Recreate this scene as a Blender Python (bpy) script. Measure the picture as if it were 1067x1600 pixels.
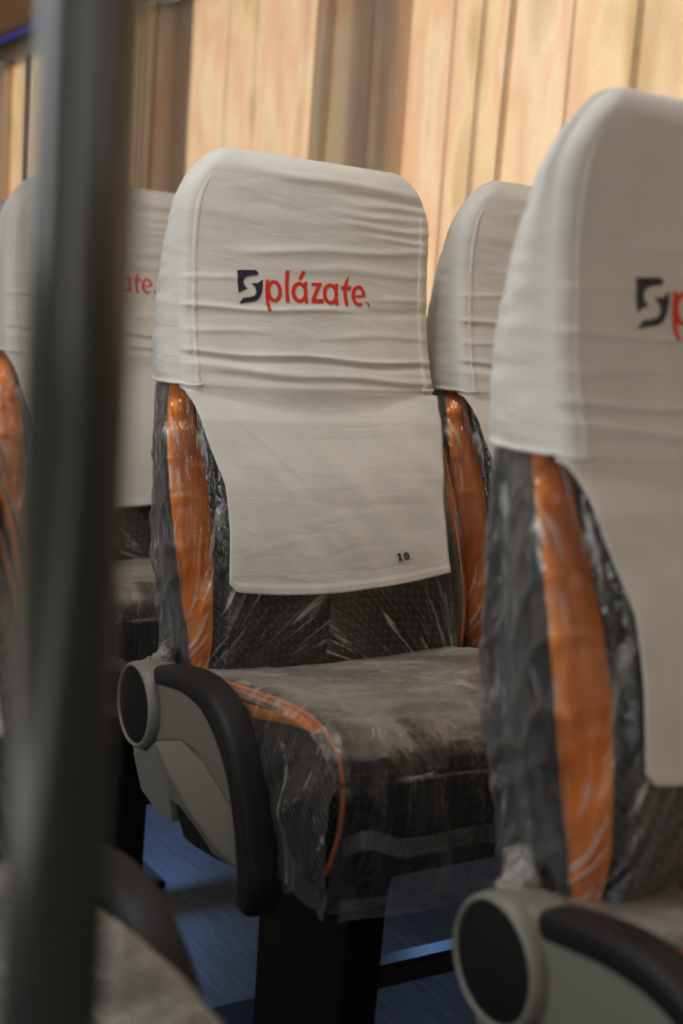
import bpy, bmesh, math, random
from math import sin, cos, pi, sqrt, radians
from mathutils import Vector, Matrix, noise
from mathutils.geometry import tessellate_polygon
random.seed(7)
for o in list(bpy.data.objects):
    bpy.data.objects.remove(o)
S = bpy.context.scene
COL = S.collection

# ------------------------------------------------------------------ camera
F_PX = 2150.0
psi, th, roll = radians(31.3), radians(8.45), radians(3.5)
CAM = Vector((-.964, -1.745, 1.0))
fw = Vector((sin(psi)*cos(th), cos(psi)*cos(th), -sin(th)))
r0 = Vector((cos(psi), -sin(psi), 0)); u0 = r0.cross(fw)
rt = r0*cos(roll)+u0*sin(roll); up = -r0*sin(roll)+u0*cos(roll)
cd = bpy.data.cameras.new('camera'); cam = bpy.data.objects.new('camera', cd); COL.objects.link(cam)
M = Matrix((rt, up, -fw)).transposed().to_4x4(); M.translation = CAM
cam.matrix_world = M
cd.sensor_fit = 'VERTICAL'; cd.sensor_height = 36.0; cd.sensor_width = 24.0
cd.lens = F_PX/1600*36.0
cd.clip_start = .02; cd.clip_end = 100
cd.dof.use_dof = True; cd.dof.focus_distance = 1.86; cd.dof.aperture_fstop = 3.1
S.camera = cam
# ------------------------------------------------------------------ world, sun, lights, exposure
S.view_settings.view_transform = 'Standard'; S.view_settings.look = 'None'
S.view_settings.gamma = 1; S.view_settings.use_curve_mapping = False
S.view_settings.exposure = 0.12
w = bpy.data.worlds.new('world'); S.world = w; w.use_nodes = True
bg = w.node_tree.nodes['Background']; bg.inputs[0].default_value = (1.0, .94, .88, 1); bg.inputs[1].default_value = 1.5
sd = bpy.data.lights.new('sun', 'SUN'); sd.energy = 9.5; sd.angle = radians(6); sd.color = (1, .93, .83)
sun = bpy.data.objects.new('sun', sd); COL.objects.link(sun)
sun.rotation_euler = Vector((-.78, .42, -.46)).to_track_quat('-Z', 'Y').to_euler()

def area(name, loc, target, sx, sy, power, color):
    l = bpy.data.lights.new(name, 'AREA'); l.shape = 'RECTANGLE'; l.size = sx; l.size_y = sy
    l.energy = power; l.color = color
    o = bpy.data.objects.new(name, l); COL.objects.link(o); o.location = loc
    o.rotation_euler = (Vector(target)-Vector(loc)).to_track_quat('-Z', 'Y').to_euler()
    return o
area('left_window_daylight', (-1.93, -.50, 1.30), (0, -.1, 1.0), .9, .75, 14.5, (.93, .98, 1.0))
area('front_windscreen_daylight', (-.6, -3.9, 1.5), (0, 0, .9), 1.6, .9, 4, (.95, .97, 1.0))
area('ceiling_lamp', (-.40, -.40, 2.2), (-.3, -.25, 0), .25, .7, 9.5, (1.0, .97, .92))
area('left_front_window_daylight', (-1.93, -2.45, 1.15), (-.8, -1.3, 1.0), .42, 1.1, 5.5, (1.0, .95, .84))
bl = bpy.data.lights.new('added_blue_spot', 'SPOT'); bl.energy = 3.4; bl.color = (.22, .48, 1.0); bl.spot_size = radians(115); bl.spot_blend = .8; bl.shadow_soft_size = .03  # added spot under the seats, puts the blue patch on the floor
bo = bpy.data.objects.new('added_blue_spot', bl); COL.objects.link(bo); bo.location = (.20, .86, .28)
bo.rotation_euler = (Vector((.17, .56, -.06))-bo.location).to_track_quat('-Z', 'Y').to_euler()
for nm, loc, tgt, en in (('added_blue_spot', (.34, .02, .26), (.24, -.17, -.06), .7),):  # second added spot, for the blue on the cross bar and floor
    l2 = bl.copy(); l2.energy = en; o2 = bpy.data.objects.new(nm, l2); COL.objects.link(o2); o2.location = loc
    o2.rotation_euler = (Vector(tgt)-o2.location).to_track_quat('-Z', 'Y').to_euler()

# ------------------------------------------------------------------ helpers
def mat(name, color=(.5, .5, .5), rough=.6, metal=0., spec=.5):
    m = bpy.data.materials.new(name); m.use_nodes = True
    b = m.node_tree.nodes['Principled BSDF']
    b.inputs['Base Color'].default_value = (*color, 1); b.inputs['Roughness'].default_value = rough
    b.inputs['Metallic'].default_value = metal; b.inputs['Specular IOR Level'].default_value = spec
    return m
class NT:
    def __init__(s, m): s.m = m; s.t = m.node_tree; s.b = s.t.nodes.get('Principled BSDF')
    def n(s, typ, **kw):
        x = s.t.nodes.new(typ)
        for k, v in kw.items():
            if k.startswith('i_'):
                key = k[2:]; key = int(key) if key.isdigit() else key.replace('_', ' ')
                x.inputs[key].default_value = v
            else: setattr(x, k, v)
        return x
    def l(s, a, b): s.t.links.new(a, b)
    def coord(s, scale=(1, 1, 1), rot=(0, 0, 0)):
        c = s.n('ShaderNodeTexCoord'); mp = s.n('ShaderNodeMapping'); mp.inputs['Scale'].default_value = scale
        mp.inputs['Rotation'].default_value = rot
        s.l(c.outputs['Object'], mp.inputs[0]); return mp.outputs[0]
    def noise(s, vec, scale, detail=3, rough=.5, dist=0):
        x = s.n('ShaderNodeTexNoise'); x.inputs['Scale'].default_value = scale; x.inputs['Detail'].default_value = detail
        x.inputs['Roughness'].default_value = rough; x.inputs['Distortion'].default_value = dist
        s.l(vec, x.inputs['Vector']); return x.outputs['Fac']
    def ramp(s, fac, stops):
        r = s.n('ShaderNodeValToRGB'); e = r.color_ramp.elements
        while len(e) < len(stops): e.new(.5)
        for i, (p, c) in enumerate(stops):
            e[i].position = p; e[i].color = (*c, 1) if len(c) == 3 else c
        s.l(fac, r.inputs[0]); return r.outputs[0]
    def bump(s, h, strength=.3, dist=.001, normal=None):
        b = s.n('ShaderNodeBump'); b.inputs['Strength'].default_value = strength; b.inputs['Distance'].default_value = dist
        s.l(h, b.inputs['Height'])
        if normal is not None: s.l(normal, b.inputs['Normal'])
        return b.outputs[0]
def g(v): return (v, v, v)

def make_materials():
    D = {}
    # white stretch cover cloth
    m = mat('white_cover_cloth', (.60, .60, .57), .9, spec=.15); t = NT(m)
    c = t.coord((1, 1, 1)); nz = t.noise(c, 9, 3)
    t.l(t.ramp(nz, [(.3, (.55, .55, .52)), (.7, (.65, .645, .62))]), t.b.inputs['Base Color'])
    fine = t.noise(t.coord((1, 1, 1)), 1600, 2); wr = t.noise(t.coord((4, 4, 15)), 2.4, 3, .5, .6)
    n1 = t.bump(wr, .4, .006); t.l(t.bump(fine, .25, .0004, n1), t.b.inputs['Normal'])
    t.b.inputs['Sheen Weight'].default_value = .25
    D['cover'] = m
    m = mat('cover_seam_cloth', (.63, .63, .60), .9, spec=.1); t = NT(m)
    t.l(t.bump(t.noise(t.coord((1, 1, 1)), 260, 2), .6, .0012), t.b.inputs['Normal']); D['seam'] = m
    # embroidery
    for nm, col in (('red_embroidery', (.62, .018, .008)), ('navy_embroidery', (.008, .010, .03)), ('black_print', (.012, .012, .015))):
        m = mat(nm, col, .55); t = NT(m)
        t.l(t.bump(t.noise(t.coord((.15, 1, 1), (0, .6, 0)), 1100, 1), .9, .0008), t.b.inputs['Normal']); D[nm] = m
    # dark patterned fabric
    m = mat('dark_patterned_fabric', (.03, .03, .03), .85, spec=.2); t = NT(m)
    cc = t.n('ShaderNodeTexCoord'); sp = t.n('ShaderNodeSeparateXYZ'); t.l(cc.outputs['Object'], sp.inputs[0])
    def mm(op, a, b=None):
        x = t.n('ShaderNodeMath', operation=op)
        for k, v in enumerate((a, b)):
            if v is None: continue
            if isinstance(v, (int, float)): x.inputs[k].default_value = v
            else: t.l(v, x.inputs[k])
        return x.outputs[0]
    u = mm('MULTIPLY', sp.outputs[0], 85.); v = mm('MULTIPLY', mm('SUBTRACT', sp.outputs[2], sp.outputs[1]), 80.)
    dash = lambda a, b, oa, ob, w1, w2: mm('MULTIPLY', mm('LESS_THAN', mm('FRACT', mm('ADD', a, oa)), w1), mm('LESS_THAN', mm('FRACT', mm('ADD', b, ob)), w2))
    dd = mm('MAXIMUM', dash(u, v, 50., 50., .5, .13), dash(v, u, 50.4, 50.6, .45, .11))
    t.l(t.ramp(dd, [(0, (.013, .013, .014)), (1, (.085, .085, .08))]), t.b.inputs['Base Color'])
    t.l(t.bump(t.noise(t.coord(), 900, 1), .4, .0005), t.b.inputs['Normal']); D['pattern'] = m
    m = mat('dark_side_fabric', (.032, .032, .031), .8, spec=.25); t = NT(m)
    t.l(t.bump(t.noise(t.coord(), 700, 1), .4, .0005), t.b.inputs['Normal']); D['dark'] = m
    m = mat('orange_fabric', (.62, .155, .014), .8, spec=.2); t = NT(m)
    t.l(t.ramp(t.noise(t.coord((6, 6, .8)), 7, 3), [(.3, (.74, .20, .014)), (.7, (.92, .32, .035))]), t.b.inputs['Base Color'])
    t.l(t.bump(t.noise(t.coord((12, 12, .9)), 6, 3), .7, .004), t.b.inputs['Normal']); D['orange'] = m
    D['piping'] = mat('orange_piping', (.66, .16, .03), .65)
    m = mat('black_armrest_plastic', (.009, .009, .0095), .5, spec=.24); t = NT(m)
    t.l(t.bump(t.noise(t.coord(), 900, 2), .35, .0005), t.b.inputs['Normal']); D['black'] = m
    m = mat('grey_moulded_plastic', (.165, .165, .138), .48, spec=.45); t = NT(m)
    t.l(t.bump(t.noise(t.coord(), 1000, 2), .35, .0005), t.b.inputs['Normal']); D['grey'] = m
    D['matte_black'] = mat('matte_black_cap', (.006, .006, .006), .7, spec=.2)
    D['leg'] = mat('black_painted_steel', (.006, .006, .007), .6, spec=.15)
    D['bar'] = mat('dark_blue_black_steel', (.012, .014, .02), .42)
    # plastic films
    def film(name, haze, crease_gain, tint=(1, 1, 1), rough=.2, base=.05, stretch=(1, 1, 1), sc=26, rot=(0, 0, 0), fan=False):
        m = bpy.data.materials.new(name); m.use_nodes = True; t = NT(m); t.t.nodes.clear()
        out = t.n('ShaderNodeOutputMaterial')
        c = t.coord(stretch, rot)
        if fan:                          # creases radiate from the two lower corners
            tc = t.n('ShaderNodeTexCoord'); sx = t.n('ShaderNodeSeparateXYZ'); t.l(tc.outputs['Object'], sx.inputs[0])
            def mm(op, a, b=None):
                x = t.n('ShaderNodeMath', operation=op)
                for k, v in enumerate((a, b)):
                    if v is None: continue
                    if isinstance(v, (int, float)): x.inputs[k].default_value = v
                    else: t.l(v, x.inputs[k])
                return x.outputs[0]
            dx = mm('SUBTRACT', .24, mm('ABSOLUTE', sx.outputs[0])); dz = mm('SUBTRACT', sx.outputs[2], .42)
            an = mm('MULTIPLY', mm('ARCTAN2', dz, dx), .55); ln = mm('MULTIPLY', mm('SQRT', mm('ADD', mm('MULTIPLY', dx, dx), mm('MULTIPLY', dz, dz))), .25)
            cb = t.n('ShaderNodeCombineXYZ'); t.l(an, cb.inputs[0]); t.l(ln, cb.inputs[1]); t.l(mm('SIGN', sx.outputs[0]), cb.inputs[2]); c = cb.outputs[0]
        def lines(vec, scale, lo, hi, dist):
            return t.ramp(t.noise(vec, scale, 3, .55, dist), [(lo, g(0)), (hi, g(1))])
        c1 = lines(c, sc, .60, .70, .6); c2 = lines(c if fan else t.coord([q*1.3 for q in stretch], [q+.9 for q in rot]), sc*1.6, .60, .72, .4)
        broad = t.ramp(t.noise(c, sc*.3, 2), [(.2, g(.3)), (.45, g(1))] if fan else [(.38, g(.15)), (.6, g(1))])
        a1 = t.n('ShaderNodeMath', operation='MULTIPLY_ADD'); t.l(c2, a1.inputs[0]); a1.inputs[1].default_value = .6; t.l(c1, a1.inputs[2])
        cm = t.n('ShaderNodeMath', operation='MULTIPLY'); t.l(a1.outputs[0], cm.inputs[0]); t.l(broad, cm.inputs[1])
        big = t.noise(c, sc*.8, 5, .62, 1.2)
        hs = t.n('ShaderNodeMath', operation='MULTIPLY_ADD'); t.l(cm.outputs[0], hs.inputs[0]); hs.inputs[1].default_value = .18; t.l(big, hs.inputs[2])
        bmp = t.bump(hs.outputs[0], 1.0, .012)
        hz = t.ramp(t.noise(c, sc*.4, 3, .6, .8), [(.42, g(.15)), (.72, g(2.4))])
        hzm = t.n('ShaderNodeMath', operation='MULTIPLY'); t.l(hz, hzm.inputs[0]); hzm.inputs[1].default_value = haze
        gl = t.n('ShaderNodeBsdfGlossy'); gl.inputs['Roughness'].default_value = rough; gl.inputs['Color'].default_value = (*[.95*x for x in tint], 1); t.l(bmp, gl.inputs['Normal'])
        df = t.n('ShaderNodeBsdfDiffuse'); df.inputs['Color'].default_value = (*[.75*x for x in tint], 1); t.l(bmp, df.inputs['Normal'])
        tr = t.n('ShaderNodeBsdfTransparent'); tr.inputs['Color'].default_value = (.97, .97, .965, 1)
        # gloss factor: fresnel
        fr = t.n('ShaderNodeFresnel'); fr.inputs['IOR'].default_value = 1.5; t.l(bmp, fr.inputs['Normal'])
        fg_ = t.n('ShaderNodeMath', operation='MULTIPLY_ADD'); t.l(fr.outputs[0], fg_.inputs[0]); fg_.inputs[1].default_value = 1.1; fg_.inputs[2].default_value = base; fg_.use_clamp = True
        # haze: thin creases scatter more
        lw = t.n('ShaderNodeLayerWeight'); lw.inputs['Blend'].default_value = .3
        pw = t.n('ShaderNodeMath', operation='POWER'); t.l(lw.outputs['Facing'], pw.inputs[0]); pw.inputs[1].default_value = 2.
        h1 = t.n('ShaderNodeMath', operation='MULTIPLY_ADD'); t.l(cm.outputs[0], h1.inputs[0]); h1.inputs[1].default_value = crease_gain; t.l(hzm.outputs[0], h1.inputs[2])
        h2 = t.n('ShaderNodeMath', operation='MULTIPLY_ADD'); t.l(pw.outputs[0], h2.inputs[0]); h2.inputs[1].default_value = .35; t.l(h1.outputs[0], h2.inputs[2]); h2.use_clamp = True
        m1 = t.n('ShaderNodeMixShader'); t.l(h2.outputs[0], m1.inputs[0]); t.l(tr.outputs[0], m1.inputs[1]); t.l(df.outputs[0], m1.inputs[2])
        m2 = t.n('ShaderNodeMixShader'); t.l(fg_.outputs[0], m2.inputs[0]); t.l(m1.outputs[0], m2.inputs[1]); t.l(gl.outputs[0], m2.inputs[2])
        t.l(m2.outputs[0], out.inputs['Surface'])
        return m
    D['film'] = film('clear_plastic_film', .025, .55, base=.0, rough=.20, stretch=(1, 3.0, .6), sc=27, rot=(.5, 0, 0))
    D['film_front'] = film('clear_film_pulled_tight', .02, .60, base=.01, rough=.2, sc=22, fan=True)
    D['film_seat'] = film('hazy_plastic_film', .03, .20, base=.0, rough=.30, stretch=(2.2, 1.2, .5), sc=16, rot=(0, .25, 0))
    D['film_seat_top'] = film('lit_loose_plastic_film', .15, .26, base=.02, rough=.34, stretch=(1.2, 1.2, .5), sc=16, tint=(1, .97, .91))  # loose film; extra haze and warm tint paint in light from above
    D['film_band'] = film('doubled_film_hem', .10, .08, base=.04, rough=.3, stretch=(.6, 1, 1), sc=14)
    # curtain
    m = bpy.data.materials.new('beige_curtain_cloth'); m.use_nodes = True; t = NT(m); t.t.nodes.clear()
    out = t.n('ShaderNodeOutputMaterial')
    warp = t.noise(t.coord((1, 420, 60)), 1, 2, .6); big = t.noise(t.coord((1, 2.6, .9)), 2.3, 2)
    colr = t.ramp(big, [(.30, (.74, .60, .42)), (.42, (.90, .78, .62)), (.52, (.88, .70, .56)), (.62, (.91, .80, .66)), (.75, (.80, .70, .54))])
    wv = t.ramp(warp, [(.3, g(.90)), (.7, g(1.0))])
    mu = t.n('ShaderNodeMixRGB', blend_type='MULTIPLY'); mu.inputs[0].default_value = 1; t.l(colr, mu.inputs[1]); t.l(wv, mu.inputs[2])
    bm_ = t.bump(t.noise(t.coord((1, 300, 80)), 1, 2), .3, .001)
    tl = t.n('ShaderNodeBsdfTranslucent'); dfn = t.n('ShaderNodeBsdfDiffuse'); t.l(mu.outputs[0], tl.inputs[0]); t.l(mu.outputs[0], dfn.inputs[0]); t.l(bm_, dfn.inputs['Normal'])
    mx = t.n('ShaderNodeMixShader'); mx.inputs[0].default_value = .45; t.l(tl.outputs[0], mx.inputs[1]); t.l(dfn.outputs[0], mx.inputs[2]); t.l(mx.outputs[0], out.inputs[0])
    D['curtain'] = m
    # floor
    m = mat('blue_wood_look_vinyl', (.02, .03, .05), .5, spec=.35); t = NT(m)
    st = t.noise(t.coord((60, 3, 1)), 3, 5, .65, .3); sp_ = t.noise(t.coord((1, 1, 1)), 420, 2)
    mu = t.n('ShaderNodeMixRGB', blend_type='MULTIPLY'); mu.inputs[0].default_value = .8
    t.l(t.ramp(st, [(.35, (.03, .042, .06)), (.65, (.085, .11, .15))]), mu.inputs[1]); t.l(t.ramp(sp_, [(.35, g(.45)), (.65, g(1.2))]), mu.inputs[2])
    t.l(mu.outputs[0], t.b.inputs['Base Color']); t.l(t.bump(st, .3, .002), t.b.inputs['Normal']); D['floor'] = m
    D['wall'] = mat('beige_wall_laminate', (.34, .30, .25), .6); D['pillar'] = mat('dark_window_pillar', (.05, .04, .035), .7)
    D['ceiling'] = mat('brown_ceiling_fabric', (.26, .17, .11), .8)
    D['rack'] = mat('dark_grey_rack_plastic', (.09, .085, .09), .4)
    D['pole'] = mat('grey_green_painted_steel', (.028, .031, .026), .2, metal=.0, spec=.7)
    m = bpy.data.materials.new('window_glass'); m.use_nodes = True; t = NT(m); t.t.nodes.clear()
    out = t.n('ShaderNodeOutputMaterial'); tr = t.n('ShaderNodeBsdfTransparent'); tr.inputs[0].default_value = (.85, .87, .86, 1); gl = t.n('ShaderNodeBsdfGlossy'); gl.inputs['Roughness'].default_value = .03
    mx = t.n('ShaderNodeMixShader'); mx.inputs[0].default_value = .06; t.l(tr.outputs[0], mx.inputs[1]); t.l(gl.outputs[0], mx.inputs[2]); t.l(mx.outputs[0], out.inputs[0]); D['glass'] = m
    m = bpy.data.materials.new('blue_led_strip'); m.use_nodes = True; t = NT(m); t.t.nodes.clear()
    out = t.n('ShaderNodeOutputMaterial'); em = t.n('ShaderNodeEmission'); em.inputs[0].default_value = (.2, .18, 1, 1); em.inputs[1].default_value = .28; t.l(em.outputs[0], out.inputs[0]); D['led'] = m
    return D
D = make_materials()

def link(name, me, m=None, parent=None, label=None, smooth=True):
    if m is not None: me.materials.append(m)
    if smooth:
        me.polygons.foreach_set('use_smooth', [True]*len(me.polygons))
    o = bpy.data.objects.new(name, me); COL.objects.link(o)
    if parent: o.parent = parent
    if label: o['label'] = label
    return o
def mesh(name, V, Fc):
    me = bpy.data.meshes.new(name); me.from_pydata([tuple(v) for v in V], [], Fc); me.update(); return me
def grid_mesh(name, rows, closed=False, cap0=False, cap1=False):
    n = len(rows[0]); V = [p for r in rows for p in r]; Fc = []
    for i in range(len(rows)-1):
        for j in range(n if closed else n-1):
            k = (j+1) % n; Fc.append((i*n+j, i*n+k, (i+1)*n+k, (i+1)*n+j))
    if cap0: Fc.append(tuple(reversed(range(n))))
    if cap1: Fc.append(tuple(range((len(rows)-1)*n, len(rows)*n)))
    return mesh(name, V, Fc)
def fixn(me):
    b = bmesh.new(); b.from_mesh(me); bmesh.ops.recalc_face_normals(b, faces=b.faces[:]); b.to_mesh(me); b.free(); return me
def catmull(P, n):
    P = [Vector(p) for p in P]; out = []
    for i in range(len(P)-1):
        a = P[max(i-1, 0)]; b = P[i]; c = P[i+1]; d = P[min(i+2, len(P)-1)]
        for k in range(n):
            t = k/n; out.append(.5*((2*b)+(c-a)*t+(2*a-5*b+4*c-d)*t*t+(3*b-a-3*c+d)*t**3))
    out.append(P[-1]); return out
def interp(tab, x, col=1):
    if x <= tab[0][0]: return tab[0][col]
    for a, b in zip(tab, tab[1:]):
        if x <= b[0]:
            t = (x-a[0])/(b[0]-a[0]); t = t*t*(3-2*t)*.35+t*.65
            return a[col]+(b[col]-a[col])*t
    return tab[-1][col]
def tube(name, path, r, seg=8):
    P = [Vector(p) for p in path]; rows = []
    for i, p in enumerate(P):
        d = (P[min(i+1, len(P)-1)]-P[max(i-1, 0)]).normalized()
        a = d.cross(Vector((0.13, .21, .97))).normalized(); b = d.cross(a)
        rr = r(i/(len(P)-1)) if callable(r) else r
        rows.append([p+a*rr*cos(2*pi*k/seg)+b*rr*sin(2*pi*k/seg) for k in range(seg)])
    return fixn(grid_mesh(name, rows, True, True, True))
def prism(name, pts_yz, x0, x1, bevel=.003, segs=2):
    """solid plate: an outline in the y/z plane given thickness along x, edges rounded"""
    b = bmesh.new(); vs = [b.verts.new((x0, y, z)) for y, z in pts_yz]
    f = b.faces.new(vs); r = bmesh.ops.extrude_face_region(b, geom=[f])
    for v in r['geom']:
        if isinstance(v, bmesh.types.BMVert): v.co.x = x1
    bmesh.ops.recalc_face_normals(b, faces=b.faces[:])
    if bevel:
        ed = [e for e in b.edges if abs(e.verts[0].co.x-e.verts[1].co.x) < 1e-6]
        bmesh.ops.bevel(b, geom=ed, offset=bevel, segments=segs, affect='EDGES', profile=.6)
    me = bpy.data.meshes.new(name); b.to_mesh(me); b.free(); return me
def box(name, x0, x1, y0, y1, z0, z1, bevel=0, mt=None, parent=None, label=None):
    b = bmesh.new(); bmesh.ops.create_cube(b, size=1)
    for v in b.verts: v.co = Vector(((x0+x1)/2+v.co.x*(x1-x0), (y0+y1)/2+v.co.y*(y1-y0), (z0+z1)/2+v.co.z*(z1-z0)))
    if bevel: bmesh.ops.bevel(b, geom=b.edges[:], offset=bevel, segments=2, affect='EDGES')
    me = bpy.data.meshes.new(name); b.to_mesh(me); b.free()
    return link(name, me, mt, parent, label, smooth=False)
def autosmooth(o, ang=.6):
    me = o.data; b = bmesh.new(); b.from_mesh(me)
    for f in b.faces: f.smooth = True
    for e in b.edges:
        if len(e.link_faces) == 2 and e.calc_face_angle(0) > ang: e.smooth = False
    b.to_mesh(me); b.free(); return o
def struct(o): o['kind'] = 'structure'; return o
def tag(o, label, cat, group=None):
    o['label'] = label; o['category'] = cat
    if group: o['group'] = group
    return o
def empty(name, loc=(0, 0, 0)):
    o = bpy.data.objects.new(name, None); COL.objects.link(o); o.location = loc; o.empty_display_size = .05; return o

# ------------------------------------------------------------------ structure
FLOOR = -.06; XW = .80; XL = -1.62; Y0 = -4.2; Y1 = 6.6; ZC = 2.25
struct(box('floor', XL-.05, XW+.12, Y0, Y1, FLOOR-.05, FLOOR, 0, D['floor']))
struct(box('ceiling', XL-.05, XW+.12, Y0, Y1, ZC, ZC+.05, 0, D['ceiling']))
struct(box('wall_back', XL-.05, XW+.12, Y1, Y1+.05, FLOOR, ZC, 0, D['wall']))
struct(box('wall_front', XL-.05, XW+.12, Y0-.05, Y0, FLOOR, ZC, 0, D['wall']))
struct(box('wall_left', XL-.40, XL-.35, Y0, Y1, FLOOR, ZC, 0, D['wall']))
WZ0, WZ1 = .80, 1.95
wr = struct(box('wall_right', XW+.06, XW+.12, Y0, Y1, FLOOR, WZ0, 0, D['wall']))
struct(box('wall_right', XW+.06, XW+.12, Y0, Y1, WZ1, ZC, 0, D['wall']))
pil = [(-2.5, -2.3), (-.50, -.30), (.95, 1.22), (2.06, 2.36), (3.74, 3.90), (5.2, 5.4)]
for a, b_ in pil: struct(box('trim_1', XW+.045, XW+.065, a, b_, WZ0, WZ1, .004, D['pillar']))
edges_ = [Y0]+[v for p in pil for v in p]+[Y1]
for i in range(0, len(edges_), 2):
    a, b_ = edges_[i], edges_[i+1]
    gl = struct(box('window_%d' % (i//2+1), XW+.085, XW+.091, a, b_, WZ0, WZ1, 0, D['glass']))
# luggage rack edge above the curtains (dark slab, brown panel, blue light strip)
rk = empty('luggage_rack', (0, 0, 0))
tag(rk, 'dark grey luggage rack edge above the curtains at top left', 'luggage rack')
box('rack_rail', .665, .775, Y0+.1, Y1-.1, 1.885, 1.935, .008, D['rack'], rk)
me = prism('rack_panel', [(Y0+.1, 1.935), (Y1-.1, 1.935), (Y1-.1, 1.95), (Y0+.1, 1.95)], .40, .79, .002)
link('rack_panel', me, D['ceiling'], rk, smooth=False)
me = mesh('rack_fascia', [(.69, Y0+.1, 1.935), (.69, Y1-.1, 1.935), (.45, Y1-.1, 2.245), (.45, Y0+.1, 2.245)], [(0, 1, 2, 3)])
fa = link('rack_fascia', me, D['ceiling'], rk, smooth=False); sm = fa.modifiers.new('s', 'SOLIDIFY'); sm.thickness = .01
box('light_strip', .657, .664, 2.9, 4.6, 1.922, 1.929, .001, D['led'], rk, 'thin violet blue light strip')

# curtains : cross-section along the wall made of folds; two overlapping panels
def curtain(name, keys, ztop, zbot, label, ny=500, seed=0.):
    """keys: (y, x offset from the window plane toward the room)"""
    # walk along the folded cloth: pleats lap over each other, so the section is a path, not a function of y
    P = []
    for a, b in zip(keys, keys[1:]):
        L = sqrt((a[0]-b[0])**2+(a[1]-b[1])**2); n = max(2, int(L/.006))
        for k in range(n): P.append((a[0]+(b[0]-a[0])*k/n, a[1]+(b[1]-a[1])*k/n))
    P.append(keys[-1])
    for _ in range(1): P = [P[0]]+[((P[i-1][0]+2*P[i][0]+P[i+1][0])/4, (P[i-1][1]+2*P[i][1]+P[i+1][1])/4) for i in range(1, len(P)-1)]+[P[-1]]
    rows = []; nz = 26
    for i in range(nz+1):
        f = i/nz; z = ztop+(zbot-ztop)*f; row = []
        for j, (y, d) in enumerate(P):
            s_ = j*.006; d2 = d*(.92+.2*f)
            n1 = noise.noise(Vector((s_*7+seed, f*1.0, 0)))*.005+noise.noise(Vector((s_*26+seed, f*.8, 3)))*.0022
            row.append((XW-.012-d2-n1, y+.035*(f-.3)*noise.noise(Vector((s_*3, seed, 1))), z))
        rows.append(row)
    o = link(name, grid_mesh(name, rows), D['curtain'])
    sm = o.modifiers.new('s', 'SOLIDIFY'); sm.thickness = .0008
    return tag(o, label, 'curtain')
kA = [(-1.3, .04), (-1.1, .06), (-1.05, .03), (-.9, .05), (-.7, .07), (-.69, .04), (-.5, .05), (-.35, .07), (-.34, .045), (-.15, .05)]+[(-0.0282, 0.06), (0.0436, 0.038), (0.1424, 0.058), (0.1366, 0.072), (0.2004, 0.06), (0.3153, 0.062), (0.3129, 0.07), (0.3458, 0.066), (0.4016, 0.052), (0.5044, 0.058), (0.4935, 0.074), (0.5448, 0.064), (0.5918, 0.066), (0.5881, 0.075), (0.6893, 0.069), (0.6885, 0.076), (0.7658, 0.072), (0.7925, 0.064), (0.8711, 0.052), (0.9424, 0.055)]
kB = [(0.8644, 0.006), (0.9327, 0.012), (1.006, 0.02), (1.0536, 0.018), (1.0643, 0.034), (1.1052, 0.016), (1.2004, 0.012), (1.2411, 0.04), (1.2072, 0.07), (1.3326, 0.062), (1.341, 0.07), (1.458, 0.058), (1.4778, 0.066), (1.6148, 0.057), (1.6196, 0.064), (1.7753, 0.06), (1.7787, 0.068), (1.8117, 0.06), (2.0075, 0.052), (2.11, 0.02), (2.2456, 0.014), (2.3124, 0.04), (2.2661, 0.072), (2.3546, 0.054), (2.3511, 0.066), (2.4218, 0.054), (2.4185, 0.066), (2.5007, 0.05), (2.7238, 0.035), (2.8365, 0.06), (3.1641, 0.035), (3.3006, 0.06), (3.4936, 0.05)]
kC = [(3.5238, 0.065), (3.6021, 0.06), (3.7468, 0.045), (3.6989, 0.07), (3.889, 0.04), (3.9352, 0.06), (4.2191, 0.03), (4.4405, 0.05)]+[(4.7, .03), (5.0, .07), (5.4, .03), (6.2, .05)]
kD = [(-4.15, .03), (-3.9, .07), (-3.8, .04), (-3.5, .06), (-3.3, .03), (-3.0, .07), (-2.95, .04), (-2.6, .06), (-2.3, .03), (-2.0, .07), (-1.95, .04), (-1.7, .06), (-1.5, .04), (-1.27, .02)]
curtain('curtain', kA, 1.882, .72, 'broad beige curtain at right behind the nearest seat', 0, 0)
curtain('curtain', kD, 1.882, .72, 'beige curtain added further forward, outside the right edge, to block the sun', 0, 5)  # unseen panel added to keep the sun off the nearest seat
curtain('curtain', kB, 1.882, .72, 'beige curtain in the middle behind the seat marked 10', 0, 4)
curtain('curtain', kC, 1.882, .72, 'far golden curtain at the left edge beside a dark gap', 0, 9)

# ------------------------------------------------------------------ seat profile functions
#        z     half-width  yfront  yrear   orangeRear orangeFront
TAB = [(.44, .200, -.132, -.02), (.50, .200, -.148, -.010), (.59, .202, -.156, .012), (.66, .203, -.148, .038),
       (.76, .203, -.124, .044), (.82, .201, -.096, .046), (.89, .199, -.068, .050), (.97, .198, -.045, .056), (1.05, .198, -.036, .040), (1.12, .198, -.033, .018), (1.18, .19, -.03, 0.)]
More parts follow.
